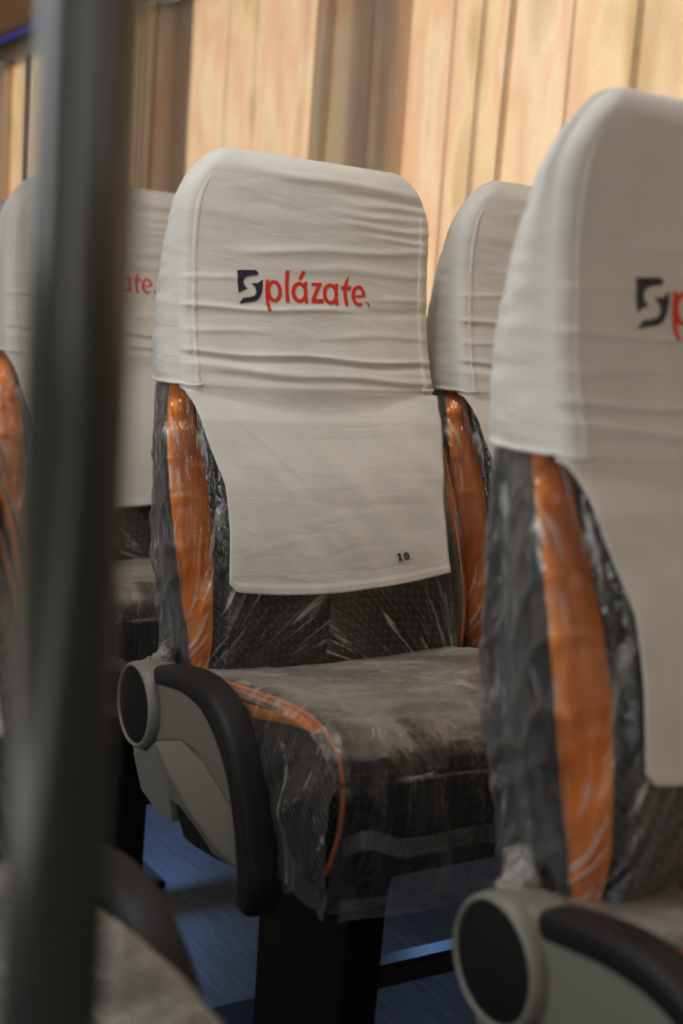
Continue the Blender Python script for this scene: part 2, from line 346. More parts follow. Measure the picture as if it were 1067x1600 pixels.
#        z     widest x, y there,  front edge x, y   (the orange strip lies between the two)
SEC = [(.44, .190, -.100, .180, -.122), (.50, .192, -.116, .180, -.136), (.555, .198, -.113, .177, -.142), (.605, .209, -.110, .178, -.140), (.68, .220, -.106, .177, -.128), (.74, .226, -.099, .176, -.108),
       (.80, .226, -.082, .179, -.084), (.85, .214, -.050, .181, -.062), (.885, .200, -.022, .179, -.046), (.93, .187, -.010, .170, -.038), (1.0, .184, 0., .168, -.026), (1.12, .178, -.004, .160, -.020), (1.18, .15, -.012, .13, -.016)]
_pc = {}
def prof(z):
    key = round(z, 4)
    if key not in _pc: _pc[key] = tuple(sum(interp(TAB, z+d, k) for d in (-.024, -.012, 0, .012, .024))/5 for k in range(1, 4))
    return _pc[key]
def hwidth(z):                          # half width of the cover, rounded at the top corners
    wv = interp(TAB, z, 1)+.004
    if z > 1.13: wv = wv-.062*(1-sqrt(max(0, 1-((z-1.13)/.0801)**2)))
    return wv
def roundrect(w_, yf, yr, rf, rr, n=40):
    """closed loop: index 0.. front from left to right, right side, rear right->left, left side"""
    h = yr-yf; rf = min(rf, h*.48, w_*.5); rr = min(rr, h*.48, w_*.5); L = []
    def arc(cx, cy, r, a0, a1, k):
        for i in range(k): a = a0+(a1-a0)*i/(k-1); L.append((cx+r*cos(a), cy+r*sin(a)))
    arc(-w_+rf, yf+rf, rf, pi+.05, 1.5*pi, 8)
    for i in range(1, n): L.append((-w_+rf+(2*w_-2*rf)*i/n, yf))
    arc(w_-rf, yf+rf, rf, 1.5*pi, 2*pi-.05, 8)
    for i in range(1, 6): L.append((w_+.010*sin(pi*i/6)*min(1, h/.1), yf+rf+(h-rf-rr)*i/6))
    arc(w_-rr, yr-rr, rr, 0, pi/2, 8)
    for i in range(1, 10): L.append((w_-rr-(2*w_-2*rr)*i/10, yr))
    arc(-w_+rr, yr-rr, rr, pi/2, pi, 8)
    for i in range(1, 6): L.append((-w_-.010*sin(pi*i/6)*min(1, h/.1), yr-rr-(h-rf-rr)*i/6))
    return L
WR = [(.989, .997, .0035, .0022, -.10, .16), (.989, .997, .006, -.0016, .16, .1), (.931, .924, .0035, .0028, 0, .24), (.924, .917, .005, -.0022, 0, .24), (.908, .897, .0045, .0022, .05, .22), (.899, .888, .006, -.0012, .02, .2),
      (.913, .900, .003, .0016, -.12, .1), (1.063, 1.087, .006, .0018, .05, .18), (1.137, 1.135, .005, .0016, .12, .09), (1.152, 1.150, .004, .0018, .13, .08), (1.168, 1.16, .004, -.0014, .12, .09), (1.122, 1.118, .005, .0016, .14, .09),
      (1.183, 1.176, .006, .0016, .06, .16), (1.03, 1.03, .004, .0012, -.16, .05), (.955, .962, .005, .0012, .12, .1), (.96, .955, .004, .0014, -.15, .07), (1.105, 1.102, .004, .0014, .15, .07), (1.048, 1.052, .006, .0012, .1, .14), (1.012, 1.013, .004, .001, .15, .06)]
def wrinkle(x, z):
    s = 0
    for z0, z1, wd, a, xc, xw in WR:
        t = (x+.2)/.4; zz = z0+(z1-z0)*t+.002*sin(x*31+z0*90)
        s += 1.35*a*math.exp(-((z-zz)/wd)**2)*math.exp(-((x-xc)/xw)**4)
    s += .0012*noise.noise(Vector((x*7, z*38, 1)))*(1 if z > .88 else .3)
    return s
def FY(x, z):                           # front of the headrest cover
    _, yf, _ = prof(z); w_ = hwidth(z); yf = yf-.004
    return yf-.010*(1-(x/w_)**2)-wrinkle(x, z)
def yflap(x, z):
    _, yf, _ = prof(z)
    e = abs(x)/.2
    return yf-.013+.006*(1-e*e)-.004*noise.noise(Vector((x*6, z*5, 2)))-.0025*noise.noise(Vector(((x+z)*22, (x-z)*6, 8)))
ZH, ZB, ZT = .886, .628, 1.2095; ZDROP = .008         # hem, bottom of flap, top

def cover_mesh():
    zs = [ZH+(1.13-ZH)*i/120 for i in range(121)]+[1.13+(ZT-1.13)*sin(pi/2*i/34) for i in range(1, 35)]
    rows = []; NF = 96
    for z in zs:
        w_ = hwidth(z); _, yf, yr = prof(z); yf -= .004; yr += .006
        k = 1.0
        if z > 1.175: k = sqrt(max(0.0004, 1-((z-1.175)/.0346)**2))
        ym = (yf*.45+yr*.55)
        L = roundrect(w_, ym+(yf-ym)*k, ym+(yr-ym)*k, .016, .03, NF-14)
        row = []
        for i, (x, y) in enumerate(L):
            fr = 1 if i < NF+1 else 0
            if fr: y = y-k*(.010*(1-(x/w_)**2)+wrinkle(x, z)*min(1, (w_-abs(x))/.01+.2))
            else:
                xs = -1 if x < 0 else 1
                x = x+xs*(.0018*noise.noise(Vector((y*20, z*60, xs*3)))+.0008)
                if z < ZH+.012: x -= xs*.0015*sin((z-ZH)/.012*pi)
            q = max(0, (z-1.06)/.15)
            x += .016*q**1.6*max(0, min(1, .5-x/.2))
            row.append(Vector((x, y, z-ZDROP*q-.030*x*q)))
        rows.append(row)
    n = len(rows[0]); nf = NF+1
    # flap: the front columns carry on downward
    flap = []; K = 110
    for i in range(K, 0, -1):
        f = i/K; row = []
        base = rows[0]
        for j in range(nf):
            b0 = base[j]; t = (j/(nf-1))*2-1
            zc = ZB-.016*(1-t*t)+.004*t
            if t < -.93: zc += .010*((-t-.93)/.07)
            z = ZH+(zc-ZH)*f
            xe = .200-(.034 if t < 0 else .014)*min(1, f/.5)**.8+.003*sin(f*7)
            ft = min(1, f/.10); ft = ft*ft*(3-2*ft)
            xx = b0.x*(1-ft)+xe*t*ft
            yl = yflap(xx, z) if f > .02 else b0.y
            ft2 = min(1, f/.22); ft2 = ft2*ft2*(3-2*ft2)
            y = b0.y*(1-ft2)+yl*ft2
            y = min(y, yl+.012*(1-min(1, f*6)))
            y -= wrinkle(xx, z)*(1-ft2)*.6
            # a few soft diagonal drags from the waist
            y -= .0022*math.exp(-(((xx+.15)+(z-.86)*1.1)/.006)**2)*math.exp(-((z-.80)/.035)**2)
            if f > .955: y -= .0012
            row.append(Vector((xx, y, z)))
        flap.append(row)
    V = [p for r in rows for p in r]; Fc = []
    for i in range(len(rows)-1):
        for j in range(n): k = (j+1) % n; Fc.append((i*n+j, i*n+k, (i+1)*n+k, (i+1)*n+j))
    Fc.append(tuple(range((len(rows)-1)*n, len(rows)*n)))
    base = len(V); V += [p for r in flap for p in r]
    R_ = len(flap)
    for i in range(R_-1):
        for j in range(nf-1): Fc.append((base+i*nf+j, base+i*nf+j+1, base+(i+1)*nf+j+1, base+(i+1)*nf+j))
    for j in range(nf-1): Fc.append((base+(R_-1)*nf+j, base+(R_-1)*nf+j+1, j+1, j))
    return mesh('headrest_cover', V, Fc)

def seam_rows(side):
    """seam band: follows the front edge of the cover from the hem up and a little round the top corner"""
    rows = []
    for i in range(90):
        z = .887+(1.165-.887)*i/89; w_ = hwidth(z)
        wd = .0045 if side < 0 else .0065
        row = []
        for t in (-1, -.6, 0, .6, 1):
            x = side*(w_-.020+t*wd); yy = FY(x, z)-(.0010*min(1, (89-i)/12) if abs(t) < .9 else -.0006)
            q = max(0, (z-1.06)/.15); row.append(Vector((x+.016*q**1.6*max(0, min(1, .5-x/.2)), yy, z-ZDROP*q-.030*x*q)))
        rows.append(row)
    return rows

# lettering strokes, drawn on the cloth in the cover's own x / z
def LX(px, py): return -.1408187+2.39358e-4*px+1.33069e-5*py+.0
def LZ(px, py): return 1.0600035+1.40203e-5*px-2.06481e-4*py
NXA = (.0724854, 1.22132e-4, 8.3249e-6); NZA = (.6864606, -5.0618e-6, -1.037326e-4)
def NX(px, py): return NXA[0]+NXA[1]*px+NXA[2]*py
def NZ(px, py): return NZA[0]+NZA[1]*px+NZA[2]*py
def ribbon(pts, wd, FX, FZ, surf, closed=False, h=.0011, n=8):
    if isinstance(wd, (int, float)): wd = [wd]*len(pts)
    P = [Vector((a, b, c)) for (a, b), c in zip(pts, wd)]
    if len(P) > 2 and not closed: P = catmull(P, n)
    elif not closed: P = [P[0].lerp(P[1], i/10) for i in range(11)]
    rows = []; N = len(P)
    for i in range(N):
        if closed: d = P[(i+1) % N]-P[i-1]
        else: d = P[min(i+1, N-1)]-P[max(i-1, 0)]
        nrm = Vector((-d.y, d.x)).normalized(); row = []
        for s in (-1, -.8, -.4, 0, .4, .8, 1):
            q = (P[i].x+nrm.x*s*P[i].z/2, P[i].y+nrm.y*s*P[i].z/2)
            X, Z = FX(*q), FZ(*q); hh = h if abs(s) < .99 else -.0006
            row.append(Vector((X, surf(X, Z)-hh*(1-.25*s*s if abs(s) < .99 else 1), Z)))
        rows.append(row)
    if closed: rows.append(rows[0])
    return rows
def ell(cx, cy, rx, ry, a0=0, a1=360, n=40, tilt=0):
    out = []
    for i in range(n+1):
        a = radians(a0+(a1-a0)*i/n); x, y = rx*cos(a), ry*sin(a)
        out.append((cx+x*cos(tilt)-y*sin(tilt), cy+x*sin(tilt)+y*cos(tilt)))
    return out
def rowsmesh(name, lst):
    V = []; Fc = []
    for rows in lst:
        b0 = len(V); n = len(rows[0]); V += [p for r in rows for p in r]
        for i in range(len(rows)-1):
            for j in range(n-1): Fc.append((b0+i*n+j, b0+i*n+j+1, b0+(i+1)*n+j+1, b0+(i+1)*n+j))
    me = mesh(name, V, Fc); return me
def polypatch(name, polys, FX, FZ, surf, h=.0011):
    b = bmesh.new()
    for P in polys:
        tri = tessellate_polygon([[Vector((x, y, 0)) for x, y in P]])
        vs = [b.verts.new((x, y, 0)) for x, y in P]
        for t in tri:
            try: b.faces.new([vs[i] for i in t])
            except ValueError: pass
    for _ in range(3): bmesh.ops.subdivide_edges(b, edges=[e for e in b.edges if e.calc_length() > 14], cuts=1, use_grid_fill=False)
    bmesh.ops.triangulate(b, faces=b.faces[:])
    bd = {v for e in b.edges if e.is_boundary for v in e.verts}
    for v in b.verts:
        X, Z = FX(v.co.x, v.co.y), FZ(v.co.x, v.co.y); v.co = Vector((X, surf(X, Z)-h, Z))
    r = bmesh.ops.extrude_edge_only(b, edges=[e for e in b.edges if e.is_boundary])
    for v in r['geom']:
        if isinstance(v, bmesh.types.BMVert): v.co.y += h+.0005
    bmesh.ops.recalc_face_normals(b, faces=b.faces[:])
    me = bpy.data.meshes.new(name); b.to_mesh(me); b.free(); return me
def flap_surf(x, z):
    return yflap(x, z)-.0012

def build_cover():
    o = link('headrest_cover', fixn(cover_mesh()), D['cover'])
    sm = o.modifiers.new('s', 'SOLIDIFY'); sm.thickness = .0009; sm.offset = -1
    link('seam', rowsmesh('seam', [seam_rows(-1)]), D['seam'], o); link('seam', rowsmesh('seam', [seam_rows(1)]), D['seam'], o)
    # rolled hem under the sides
    for s in (-1, 1):
        w_ = hwidth(ZH); _, yf, yr = prof(ZH); P = [(s*(w_-.026), yf-.007, ZH+.001), (s*(w_-.016), yf-.004, ZH), (s*(w_-.006), yf-.001, ZH)]
        for i in range(14):
            y = yf+.006+(yr-.02-yf)*i/13; P.append((s*(w_+.0095*sin(pi*i/13)-.0005), y, ZH+.0015+.0004*sin(i*1.7)))
        link('hem', tube('hem', P, .0021, 8), D['seam'], o)
    K = lambda p, wd, **k: ribbon(p, wd, LX, LZ, FY, **k)
    mk = polypatch('logo_mark', [[(82, 97), (135, 95), (192, 95), (212, 115), (197, 129), (160, 132), (135, 138), (118, 150), (111, 172), (118, 196), (135, 217), (110, 224), (80, 241), (79, 160)],
                                 [(165, 180), (205, 181), (235, 157), (232, 200), (222, 245), (203, 281), (175, 299), (130, 304), (82, 311), (108, 276), (150, 271), (180, 262), (193, 238), (187, 208)]], LX, LZ, FY)
    lm = link('logo_mark', mk, D['navy_embroidery'], o, 'navy blue split square S mark', smooth=False)
    letters = [
        [K([(266, 157), (258, 250), (265, 363)], [22, 23, 23]), K(ell(305, 232, 37, 62), 25, closed=False, n=1)],
        [K([(397, 98), (388, 200), (388, 306)], [27, 25, 27])],
        [K(ell(469, 240, 41, 58), 26, n=1), K([(514, 171), (507, 240), (514, 313)], [24, 22, 24]), K([(503, 101), (489, 128), (474, 154)], [22, 24, 20])],
        [K([(550, 188), (585, 187), (619, 187)], [24, 23, 24]), K([(606, 186), (582, 235), (556, 296)], [26, 25, 30]), K([(544, 297), (585, 299), (626, 299)], [30, 31, 32])],
        [K(ell(677, 251, 41, 60), 26, n=1), K([(724, 184), (714, 255), (720, 326)], [26, 22, 25])],
        [K([(806, 134), (786, 190), (779, 265), (789, 332)], [5, 26, 26, 25]), K([(752, 212), (787, 212), (822, 212)], [30, 33, 32])],
        [K(ell(873, 265, 38, 60, 5, -300, 40), 25, n=1), K([(838, 268), (880, 268), (912, 266)], [18, 18, 20])],
        [K([(912, 306), (930, 310), (942, 318)], [5, 6, 8]), K([(938, 312), (944, 326), (945, 341)], [9, 12, 9])]]
    for Lr in letters: link('letter', rowsmesh('letter', Lr), D['red_embroidery'], o, smooth=False)
    return tag(o, 'white cloth cover', 'seat cover', 'white headrest covers')
def build_number(parent):
    K = lambda p, wd, **k: ribbon(p, wd, NX, NZ, flap_surf, h=.0007, **k)
    link('printed_digit', rowsmesh('digit', [K([(192, 246), (206, 240), (222, 226)], [12, 16, 14]), K([(222, 218), (228, 265), (232, 318)], 24), K([(206, 325), (234, 319), (262, 312)], 14)]), D['black_print'], parent, 'black number 1', smooth=False)
    link('printed_digit', rowsmesh('digit', [K(ell(317, 257, 26, 41, tilt=-.08), 22, n=1)]), D['black_print'], parent, 'black number 0', smooth=False)

# ------------------------------------------------------------------ seat
DR = [(.44, .052), (.57, .052), (.645, .044), (.71, .036), (.785, .024), (.85, .010), (.885, 0), (1.2, 0)]
def back_section(z, side=-1):
    w_, yf, yr = prof(z); wS, yS, xR, yR = (interp(SEC, z, k) for k in (1, 2, 3, 4))
    if z > .86:
        k = min(1, (z-.86)/.04); yf += .008*k; yr -= .004*k; yR = max(yR, yf+.004)
    if side > 0:
        d = interp(DR, z); xR += d; wS += max(0, (xR+.008-wS)) if d > .004 else 0; wS = min(wS, xR+.014) if d > .012 else wS
    xb = min(.188, wS-.006)
    return [(0, yf+.010), (.45*xR, yf+.011), (.72*xR, yf+.005), (.90*xR, yf+.001), (xR, max(yR, yf+.006)), ((xR+wS)/2+.003, (yR+yS)/2-.004), (wS, yS), (wS-.004, yS+.3*(yr-yS)), (xb+.006, yr-.04), (xb-.004, yr-.006), (.5*xb, yr+.003), (0, yr+.005)]
def back_loop(z, n=5):
    P = back_section(z); Q = back_section(z, 1); full = [(-x, y) for x, y in reversed(P[1:])] + list(Q)   # rear-left ... front ... rear-right
    C3 = catmull([Vector((x, y, 0)) for x, y in full], n)
    return [Vector((p.x, p.y, z)) for p in C3]
def slice_rows(zs, i0, i1, off, n=6, taper=None):
    rows = []
    for z in zs:
        L = back_loop(z, n); a, b = sorted((i0*n, i1*n)); seg = L[a:b+1]; r = []
        for q, p in enumerate(seg):
            k = a+q; d = L[min(k+1, len(L)-1)]-L[max(k-1, 0)]; nr = Vector((d.y, -d.x, 0)).normalized()
            if nr.dot(Vector((p.x, p.y+.04, 0))) < 0: nr = -nr
            t = q/(len(seg)-1); r.append(p+nr*(off(t) if callable(off) else off))
        rows.append(r)
    return rows
def film_offset(p, nrm, amp, seed):
    q = Vector((p.x*7, p.y*9, p.z*6+seed)); a = noise.noise(q)
    b = 1-abs(noise.noise(Vector((p.x*14+seed, p.y*16, p.z*17+p.y*12))))*2.2
    c = 1-abs(noise.noise(Vector((p.x*30+seed, p.y*34, p.z*30-p.y*20))))*2.2
    return p+nrm*(amp*(.7+.5*a)+amp*.55*max(0, b)**2+amp*.22*max(0, c))
def wrap(rows, amp, seed):
    """push a grid outward along its own normals with crumple noise"""
    out = []; R_ = len(rows); n = len(rows[0])
    for i in range(R_):
        r = []
        for j in range(n):
            du = rows[i][min(j+1, n-1)]-rows[i][max(j-1, 0)]; dv = rows[min(i+1, R_-1)][j]-rows[max(i-1, 0)][j]
            nr = du.cross(dv); nr = nr.normalized() if nr.length > 1e-9 else Vector((0, 0, 1))
            a = amp(rows[i][j], i/(R_-1), j/(n-1)) if callable(amp) else amp
            r.append(film_offset(rows[i][j], nr, a, seed))
        out.append(r)
    return out

def build_back(root):
    zs = [.44+(1.158-.44)*i/60 for i in range(61)]
    rows = [back_loop(z) for z in zs]
    # rounded shell shoulders at the very top
    for k, zz in ((.85, 1.166), (.5, 1.171)):
        top = back_loop(1.158); c = sum(top, Vector())/len(top)
        rows.append([Vector((c.x+(p.x-c.x)*k, c.y+(p.y-c.y)*k, zz)) for p in top])
    bk = link('backrest', fixn(grid_mesh('backrest', rows, False, True, True)), D['pattern'], root)
    # close rear seam
    for s, nm in ((-1, 'side_panel'), (1, 'side_panel')):
        zz = [.47+(.93-.47)*i/45 for i in range(46)]
        ix = (lambda k: 11-k) if s < 0 else (lambda k: 11+k)
        link('side_panel', rowsmesh('side_panel', [slice_rows(zz, ix(6), ix(9), .0006)]), D['dark'], bk, 'dark grey side cloth')
        fold = lambda t: .0014+.0018*sin(pi*t)-.0016*math.exp(-((t-(.55 if s < 0 else .45))/.07)**2)
        link('side_strip', rowsmesh('side_strip', [slice_rows(zz, ix(4), ix(6), fold)]), D['orange'], bk, 'orange strip down the side')
    # film
    zs2 = [.490+(.893-.490)*i/110 for i in range(111)]
    full = [back_loop(z, 16) for z in zs2]; n = len(full[0])
    def amp(p, v, u):
        side = abs(p.x) > .17
        a = .0062 if side else .0016
        if p.y > prof(p.z)[2]-.05: a = .007
        if p.y < prof(p.z)[1]+.012: a = .0014
        e = min(v, 1-v); return a*(.35+.65*min(1, e/.06))
    fr = wrap(full, amp, 3.1)
    me = grid_mesh('film', fr)
    o = link('plastic_wrap', me, D['film'], bk, 'crumpled clear plastic film')
    me.materials.append(D['film_front'])
    for p in me.polygons:
        c = p.center
        if c.y < -.05 and c.y < prof(c.z)[1]+.03: p.material_index = 1
    # bunched film at the lower rear corner beside the arm pivot
    for s in (-1,):
        rows = []
        for i in range(26):
            t = i/25; cx = -.165-.085*t; cy = -.01-.035*sin(t*2.4)-.05*t; cz = .505+.012*sin(t*3)-.004
            rr = .020*(.55+.45*sin(pi*min(1, t*1.1+.1))); r = []
            for k in range(24):
                a = 2*pi*k/24; q = Vector((cos(a)*2.2, sin(a)*2.2, t*5))
                rk_ = rr*(1+.35*noise.noise(q)+.22*(1-abs(noise.noise(q*2.1))*2))
                r.append(Vector((cx+.15*rk_*cos(a), cy+rk_*1.35*cos(a), cz+rk_*sin(a))))
            rows.append(r)
        link('bunched_wrap', grid_mesh('film_bunch', rows, True), D['film'], bk, 'bunched plastic film above the arm pivot')
    return bk

CP = [(-.085, .37), (-.085, .45), (-.10, .497), (-.16, .512), (-.25, .528), (-.36, .541), (-.45, .548), (-.505, .540), (-.538, .520), (-.550, .490), (-.548, .448), (-.528, .390), (-.49, .365), (-.30, .36)]
def cush_rows(nx=44, grow=0.):
    P = catmull([Vector((0, y, z)) for y, z in CP]+[Vector((0, -.085, .37))], 5)[:-1]
    c = Vector((0, -.32, .45)); rows = []
    for i in range(nx+1):
        t = -cos(pi*i/nx); x = .222*t
        e = max(0, (abs(x)-.200)/.022); k = 1-.10*(1-sqrt(max(0, 1-e*e)))
        r = []
        for p in P:
            q = c+(p-c)*k; z = q.z
            if q.z > .5: z -= .010*(1-(x/.2)**2) if abs(x) < .2 else 0
            r.append(Vector((x, q.y+(.006*(1-(x/.2)**2) if q.y < -.5 and abs(x) < .2 else 0)*-1, z)))
        rows.append(r)
    return rows
def build_cushion(root):
    cu = link('seat_cushion', fixn(grid_mesh('seat_cushion', cush_rows(), True, True, True)), D['pattern'], root)
    up_ = [(-.14, .506), (-.20, .520), (-.248, .527), (-.363, .5405), (-.45, .5475), (-.50, .5395)]
    lo_ = [(-.14, .492), (-.20, .498), (-.248, .500), (-.363, .517), (-.45, .534), (-.50, .5385)]
    for s in (-1, 1):
        a = catmull([Vector((0, *p)) for p in up_], 6); b_ = catmull([Vector((0, *p)) for p in lo_], 6)
        rows = []
        for p, q in zip(a, b_):
            row = []
            for j in range(7):
                r = p.lerp(q, j/6); r = Vector((s*(.2155+.008*min(1, (j/6)*1.6)+.001), r.y, r.z+(.003 if j == 0 else 0))); row.append(r)
            rows.append(row)
        link('side_strip', rowsmesh('cushion_strip', [rows]), D['orange'], cu, 'orange strip along the cushion side')
        pth = catmull([Vector((s*.2155, y, z)) for y, z in [(-.16, .513), (-.25, .530), (-.36, .5435), (-.45, .5505), (-.507, .5425), (-.540, .5215), (-.5525, .490), (-.5505, .447), (-.529, .388)]], 6)
        link('piping', tube('piping', pth, .0028, 6), D['piping'], cu, 'thin orange piping round the cushion front')
    # film over the top and hanging round the sides
    prof_top = [(-.10, .506), (-.16, .518), (-.25, .534), (-.36, .547), (-.45, .554), (-.51, .548), (-.546, .526), (-.559, .492), (-.560, .448), (-.556, .40), (-.548, .37), (-.538, .347)]
    P = catmull([Vector((0, y, z)) for y, z in prof_top], 9)
    rows = []; NX_ = 90
    for i in range(NX_+1):
        x = -.226+.452*i/NX_; r = []
        e = max(0, (abs(x)-.206)/.02)
        for p in P:
            z = p.z-(.010*(1-(x/.2)**2) if (p.z > .5 and abs(x) < .2) else 0)-.014*e*e*(1 if p.z > .5 else 0)
            y = p.y+(.004*e*e if p.y < -.5 else 0)
            z += (.012*noise.noise(Vector((x*8, 2, 0))) if p.z < .345 else 0)
            r.append(Vector((x, y, z)))
        rows.append(r)
    def amp(p, v, u):
        if p.z > .5 and p.y > -.5: return .0022
        return .0045
    fr = wrap(rows, amp, 11.3)
    fr = [[Vector(p) for p in r] for r in fr]
    ft_ = grid_mesh('film_top', fr)
    link('plastic_wrap', ft_, D['film_seat'], cu, 'hazy plastic film over the cushion'); ft_.materials.append(D['film_seat_top'])
    for p in ft_.polygons:
        if p.center.z > .524+.006*noise.noise(Vector((p.center.x*25, 3, 1))) or p.center.y > -.40: p.material_index = 1
    for s in (-1, 1):                   # side drop of the film
        rows = []
        for i in range(70):
            y = -.13-(.561-.13)*i/69; zt = interp(sorted([(-a, b) for a, b in prof_top[:7]]), -y)-.010; zb = .40-.055*(i/69)+.012*noise.noise(Vector((y*12, 4, s)))
            r = []
            for j in range(34):
                f = j/33; z = zt+(zb-zt)*f
                x = s*(.2275+.010*sin(pi*min(1, f*1.2))*(.5+.5*(i/69))+.006*f*(i/69))
                x += s*(.005*noise.noise(Vector((y*22+z*14, z*6, 5)))+.0035*max(0, 1-abs(noise.noise(Vector((y*34+z*25, z*9, 9))))*3))*min(1, f*5)
                r.append(Vector((x, y, z)))
            rows.append(r)
        link('plastic_wrap', grid_mesh('film_side', rows), D['film'], cu, 'plastic film hanging down the cushion side')
    # doubled film hems on the front
    for z0, hgt, sag in ((.428, .022, .0), (.364, .024, 0)):
        rows = []
        for i in range(60):
            t = i/59; x = -.215+.43*t; r = []
            for j in range(5):
                z = z0-hgt*j/4+.018*math.exp(-((x+.19)/.03)**2)*(1 if z0 > .4 else .3)+.005*sin(t*5)
                r.append(Vector((x, -.569-.002*sin(x*40)+(.010*math.exp(-((x+.215)/.02)**2)), z)))
            rows.append(r)
        link('film_hem', grid_mesh('film_hem', rows), D['film_band'], cu, 'doubled hem of the plastic film')
    return cu

def build_arm(root):
    """aisle side armrest: moulded grey housing with a black pad, round cap and black lower piece"""
    lower = catmull([Vector((0, *p)) for p in [(-.150, .425), (-.185, .436), (-.235, .452), (-.285, .452), (-.330, .430), (-.370, .398), (-.405, .368), (-.428, .352)]], 4)
    upper = catmull([Vector((0, *p)) for p in [(-.428, .40), (-.420, .435), (-.395, .475), (-.355, .510), (-.30, .527), (-.24, .527), (-.18, .523), (-.13, .522), (-.09, .515)]], 4)
    outl = [(p.y, p.z) for p in lower]+[(p.y, p.z) for p in upper]
    outl = outl+[(-.072, .495), (-.066, .468), (-.075, .44), (-.10, .422)]
    ar = autosmooth(link('armrest', prism('armrest', outl, -.222, -.262, .006, 3), D['grey'], root), .9)
    # pivot housing ring (lathe about x)
    cy, cz = -.118, .468
    prof_r = [(-.215, .050), (-.245, .056), (-.266, .0575), (-.274, .0565), (-.2775, .0535), (-.2775, .0515), (-.274, .0505), (-.271, .0500), (-.271, .001)]
    rows = [[Vector((x, cy+r*cos(2*pi*k/56), cz+r*sin(2*pi*k/56))) for k in range(56)] for x, r in prof_r]
    link('pivot_ring', fixn(grid_mesh('pivot_ring', rows, True)), D['grey'], ar)
    pc = [(-.268, .0498), (-.2745, .0492), (-.2755, .047), (-.2757, .001)]
    rows = [[Vector((x, cy+r*cos(2*pi*k/56), cz+r*sin(2*pi*k/56))) for k in range(56)] for x, r in pc]
    link('pivot_cap', fixn(grid_mesh('pivot_cap', rows, True)), D['matte_black'], ar, 'round black cap')
    # pad: rounded bar swept along the arm
    path = catmull([Vector((0, *p)) for p in [(-.160, .517), (-.185, .524), (-.25, .533), (-.31, .528), (-.360, .503), (-.397, .465), (-.420, .42), (-.434, .378), (-.442, .343), (-.437, .314)]], 7)
    rows = []; N = len(path)
    for i, p in enumerate(path):
        d = (path[min(i+1, N-1)]-path[max(i-1, 0)]).normalized(); nr = Vector((0, d.z, -d.y))   # outward
        if nr.z < 0 and i < 20: nr = -nr
        t = i/(N-1); sc = min(1, sqrt(max(0.02, 1-(1-min(1, t/.06))**2))) * min(1, sqrt(max(.02, 1-(1-min(1, (1-t)/.05))**2)))
        hw = .023*(.82+.18*min(1, t*4))*(.5+.5*sc); hh = (.013+.006*t)*sc; r = []
        for k in range(28):
            a = 2*pi*k/28; ca, sa = cos(a), sin(a); pw = .55
            u = (abs(ca)**pw)*(1 if ca > 0 else -1); v = (abs(sa)**pw)*(1 if sa > 0 else -1)
            r.append(Vector((-.2505+u*hw, 0, 0))+Vector((0, p.y, p.z))+nr*v*hh)
        rows.append(r)
    link('armrest_pad', fixn(grid_mesh('armrest_pad', rows, True, True, True)), D['black'], ar, 'curved black arm pad')
    # faceted grey side panel
    Vp = {'a': (-.070, .425, -.258), 'b': (-.083, .384, -.258), 'c': (-.108, .345, -.256), 'd': (-.150, .333, -.254), 'e': (-.204, .334, -.253), 'f': (-.202, .364, -.257), 'g': (-.240, .368, -.259), 'h': (-.290, .356, -.258), 'i': (-.335, .341, -.257),
          'k': (-.425, .353, -.262), 'l': (-.424, .408, -.262), 'm': (-.375, .425, -.266), 'n': (-.310, .450, -.267), 'o': (-.240, .456, -.264), 'p': (-.178, .436, -.270), 'q': (-.130, .408, -.262), 'r': (-.098, .410, -.262),
          's': (-.230, .413, -.274), 't': (-.300, .386, -.275), 'u': (-.365, .366, -.272)}
    fc = ['abqr', 'bcq', 'cdq', 'defq', 'fpq', 'fgsp', 'ghts', 'hiut', 'iku', 'pson', 'stno', 'stn', 'tunm', 'tmn', 'ukl', 'ulm', 'utm']
    fc = ['rabq', 'qbc', 'qcd', 'qdf', 'dfe', 'qfp', 'pfs', 'fgs', 'sgt', 'ght', 'hiu', 'htu', 'iku', 'pso', 'son', 'stn', 'tnm', 'tum', 'uml', 'ulk']
    b = bmesh.new(); vv = {k: b.verts.new((x, y, z)) for k, (y, z, x) in Vp.items()}
    for f in fc:
        try: b.faces.new([vv[c] for c in f])
        except ValueError: pass
    ext = bmesh.ops.extrude_edge_only(b, edges=[e for e in b.edges if e.is_boundary])
    for v in ext['geom']:
        if isinstance(v, bmesh.types.BMVert): v.co.x = -.226
    bmesh.ops.recalc_face_normals(b, faces=b.faces[:])
    bmesh.ops.bevel(b, geom=[e for e in b.edges if len(e.link_faces) == 2 and e.calc_face_angle(0) > .12], offset=.003, segments=3, affect='EDGES', profile=.6)
    me = bpy.data.meshes.new('side_cover'); b.to_mesh(me); b.free()
    autosmooth(link('side_cover', me, D['grey'], ar, 'faceted grey lower panel'), .5)
    link('lower_catch', prism('lower_catch', [(-.196, .375), (-.205, .345), (-.228, .322), (-.262, .322), (-.330, .330), (-.349, .334), (-.345, .35), (-.29, .375), (-.24, .385)], -.228, -.247, .003), D['matte_black'], ar, 'black piece under the panel', smooth=False)
    link('inner_panel', prism('inner_panel', [(-.38, .44), (-.415, .43), (-.470, .375), (-.470, .345), (-.455, .335), (-.38, .35)], -.224, -.2205, .0015), D['grey'], ar, smooth=False)
    return ar

def seat_label(root, label): tag(root, label, 'seat', 'reclining bus seats')
proto = empty('passenger_seat')
back = build_back(proto); cush = build_cushion(proto); arm = build_arm(proto)
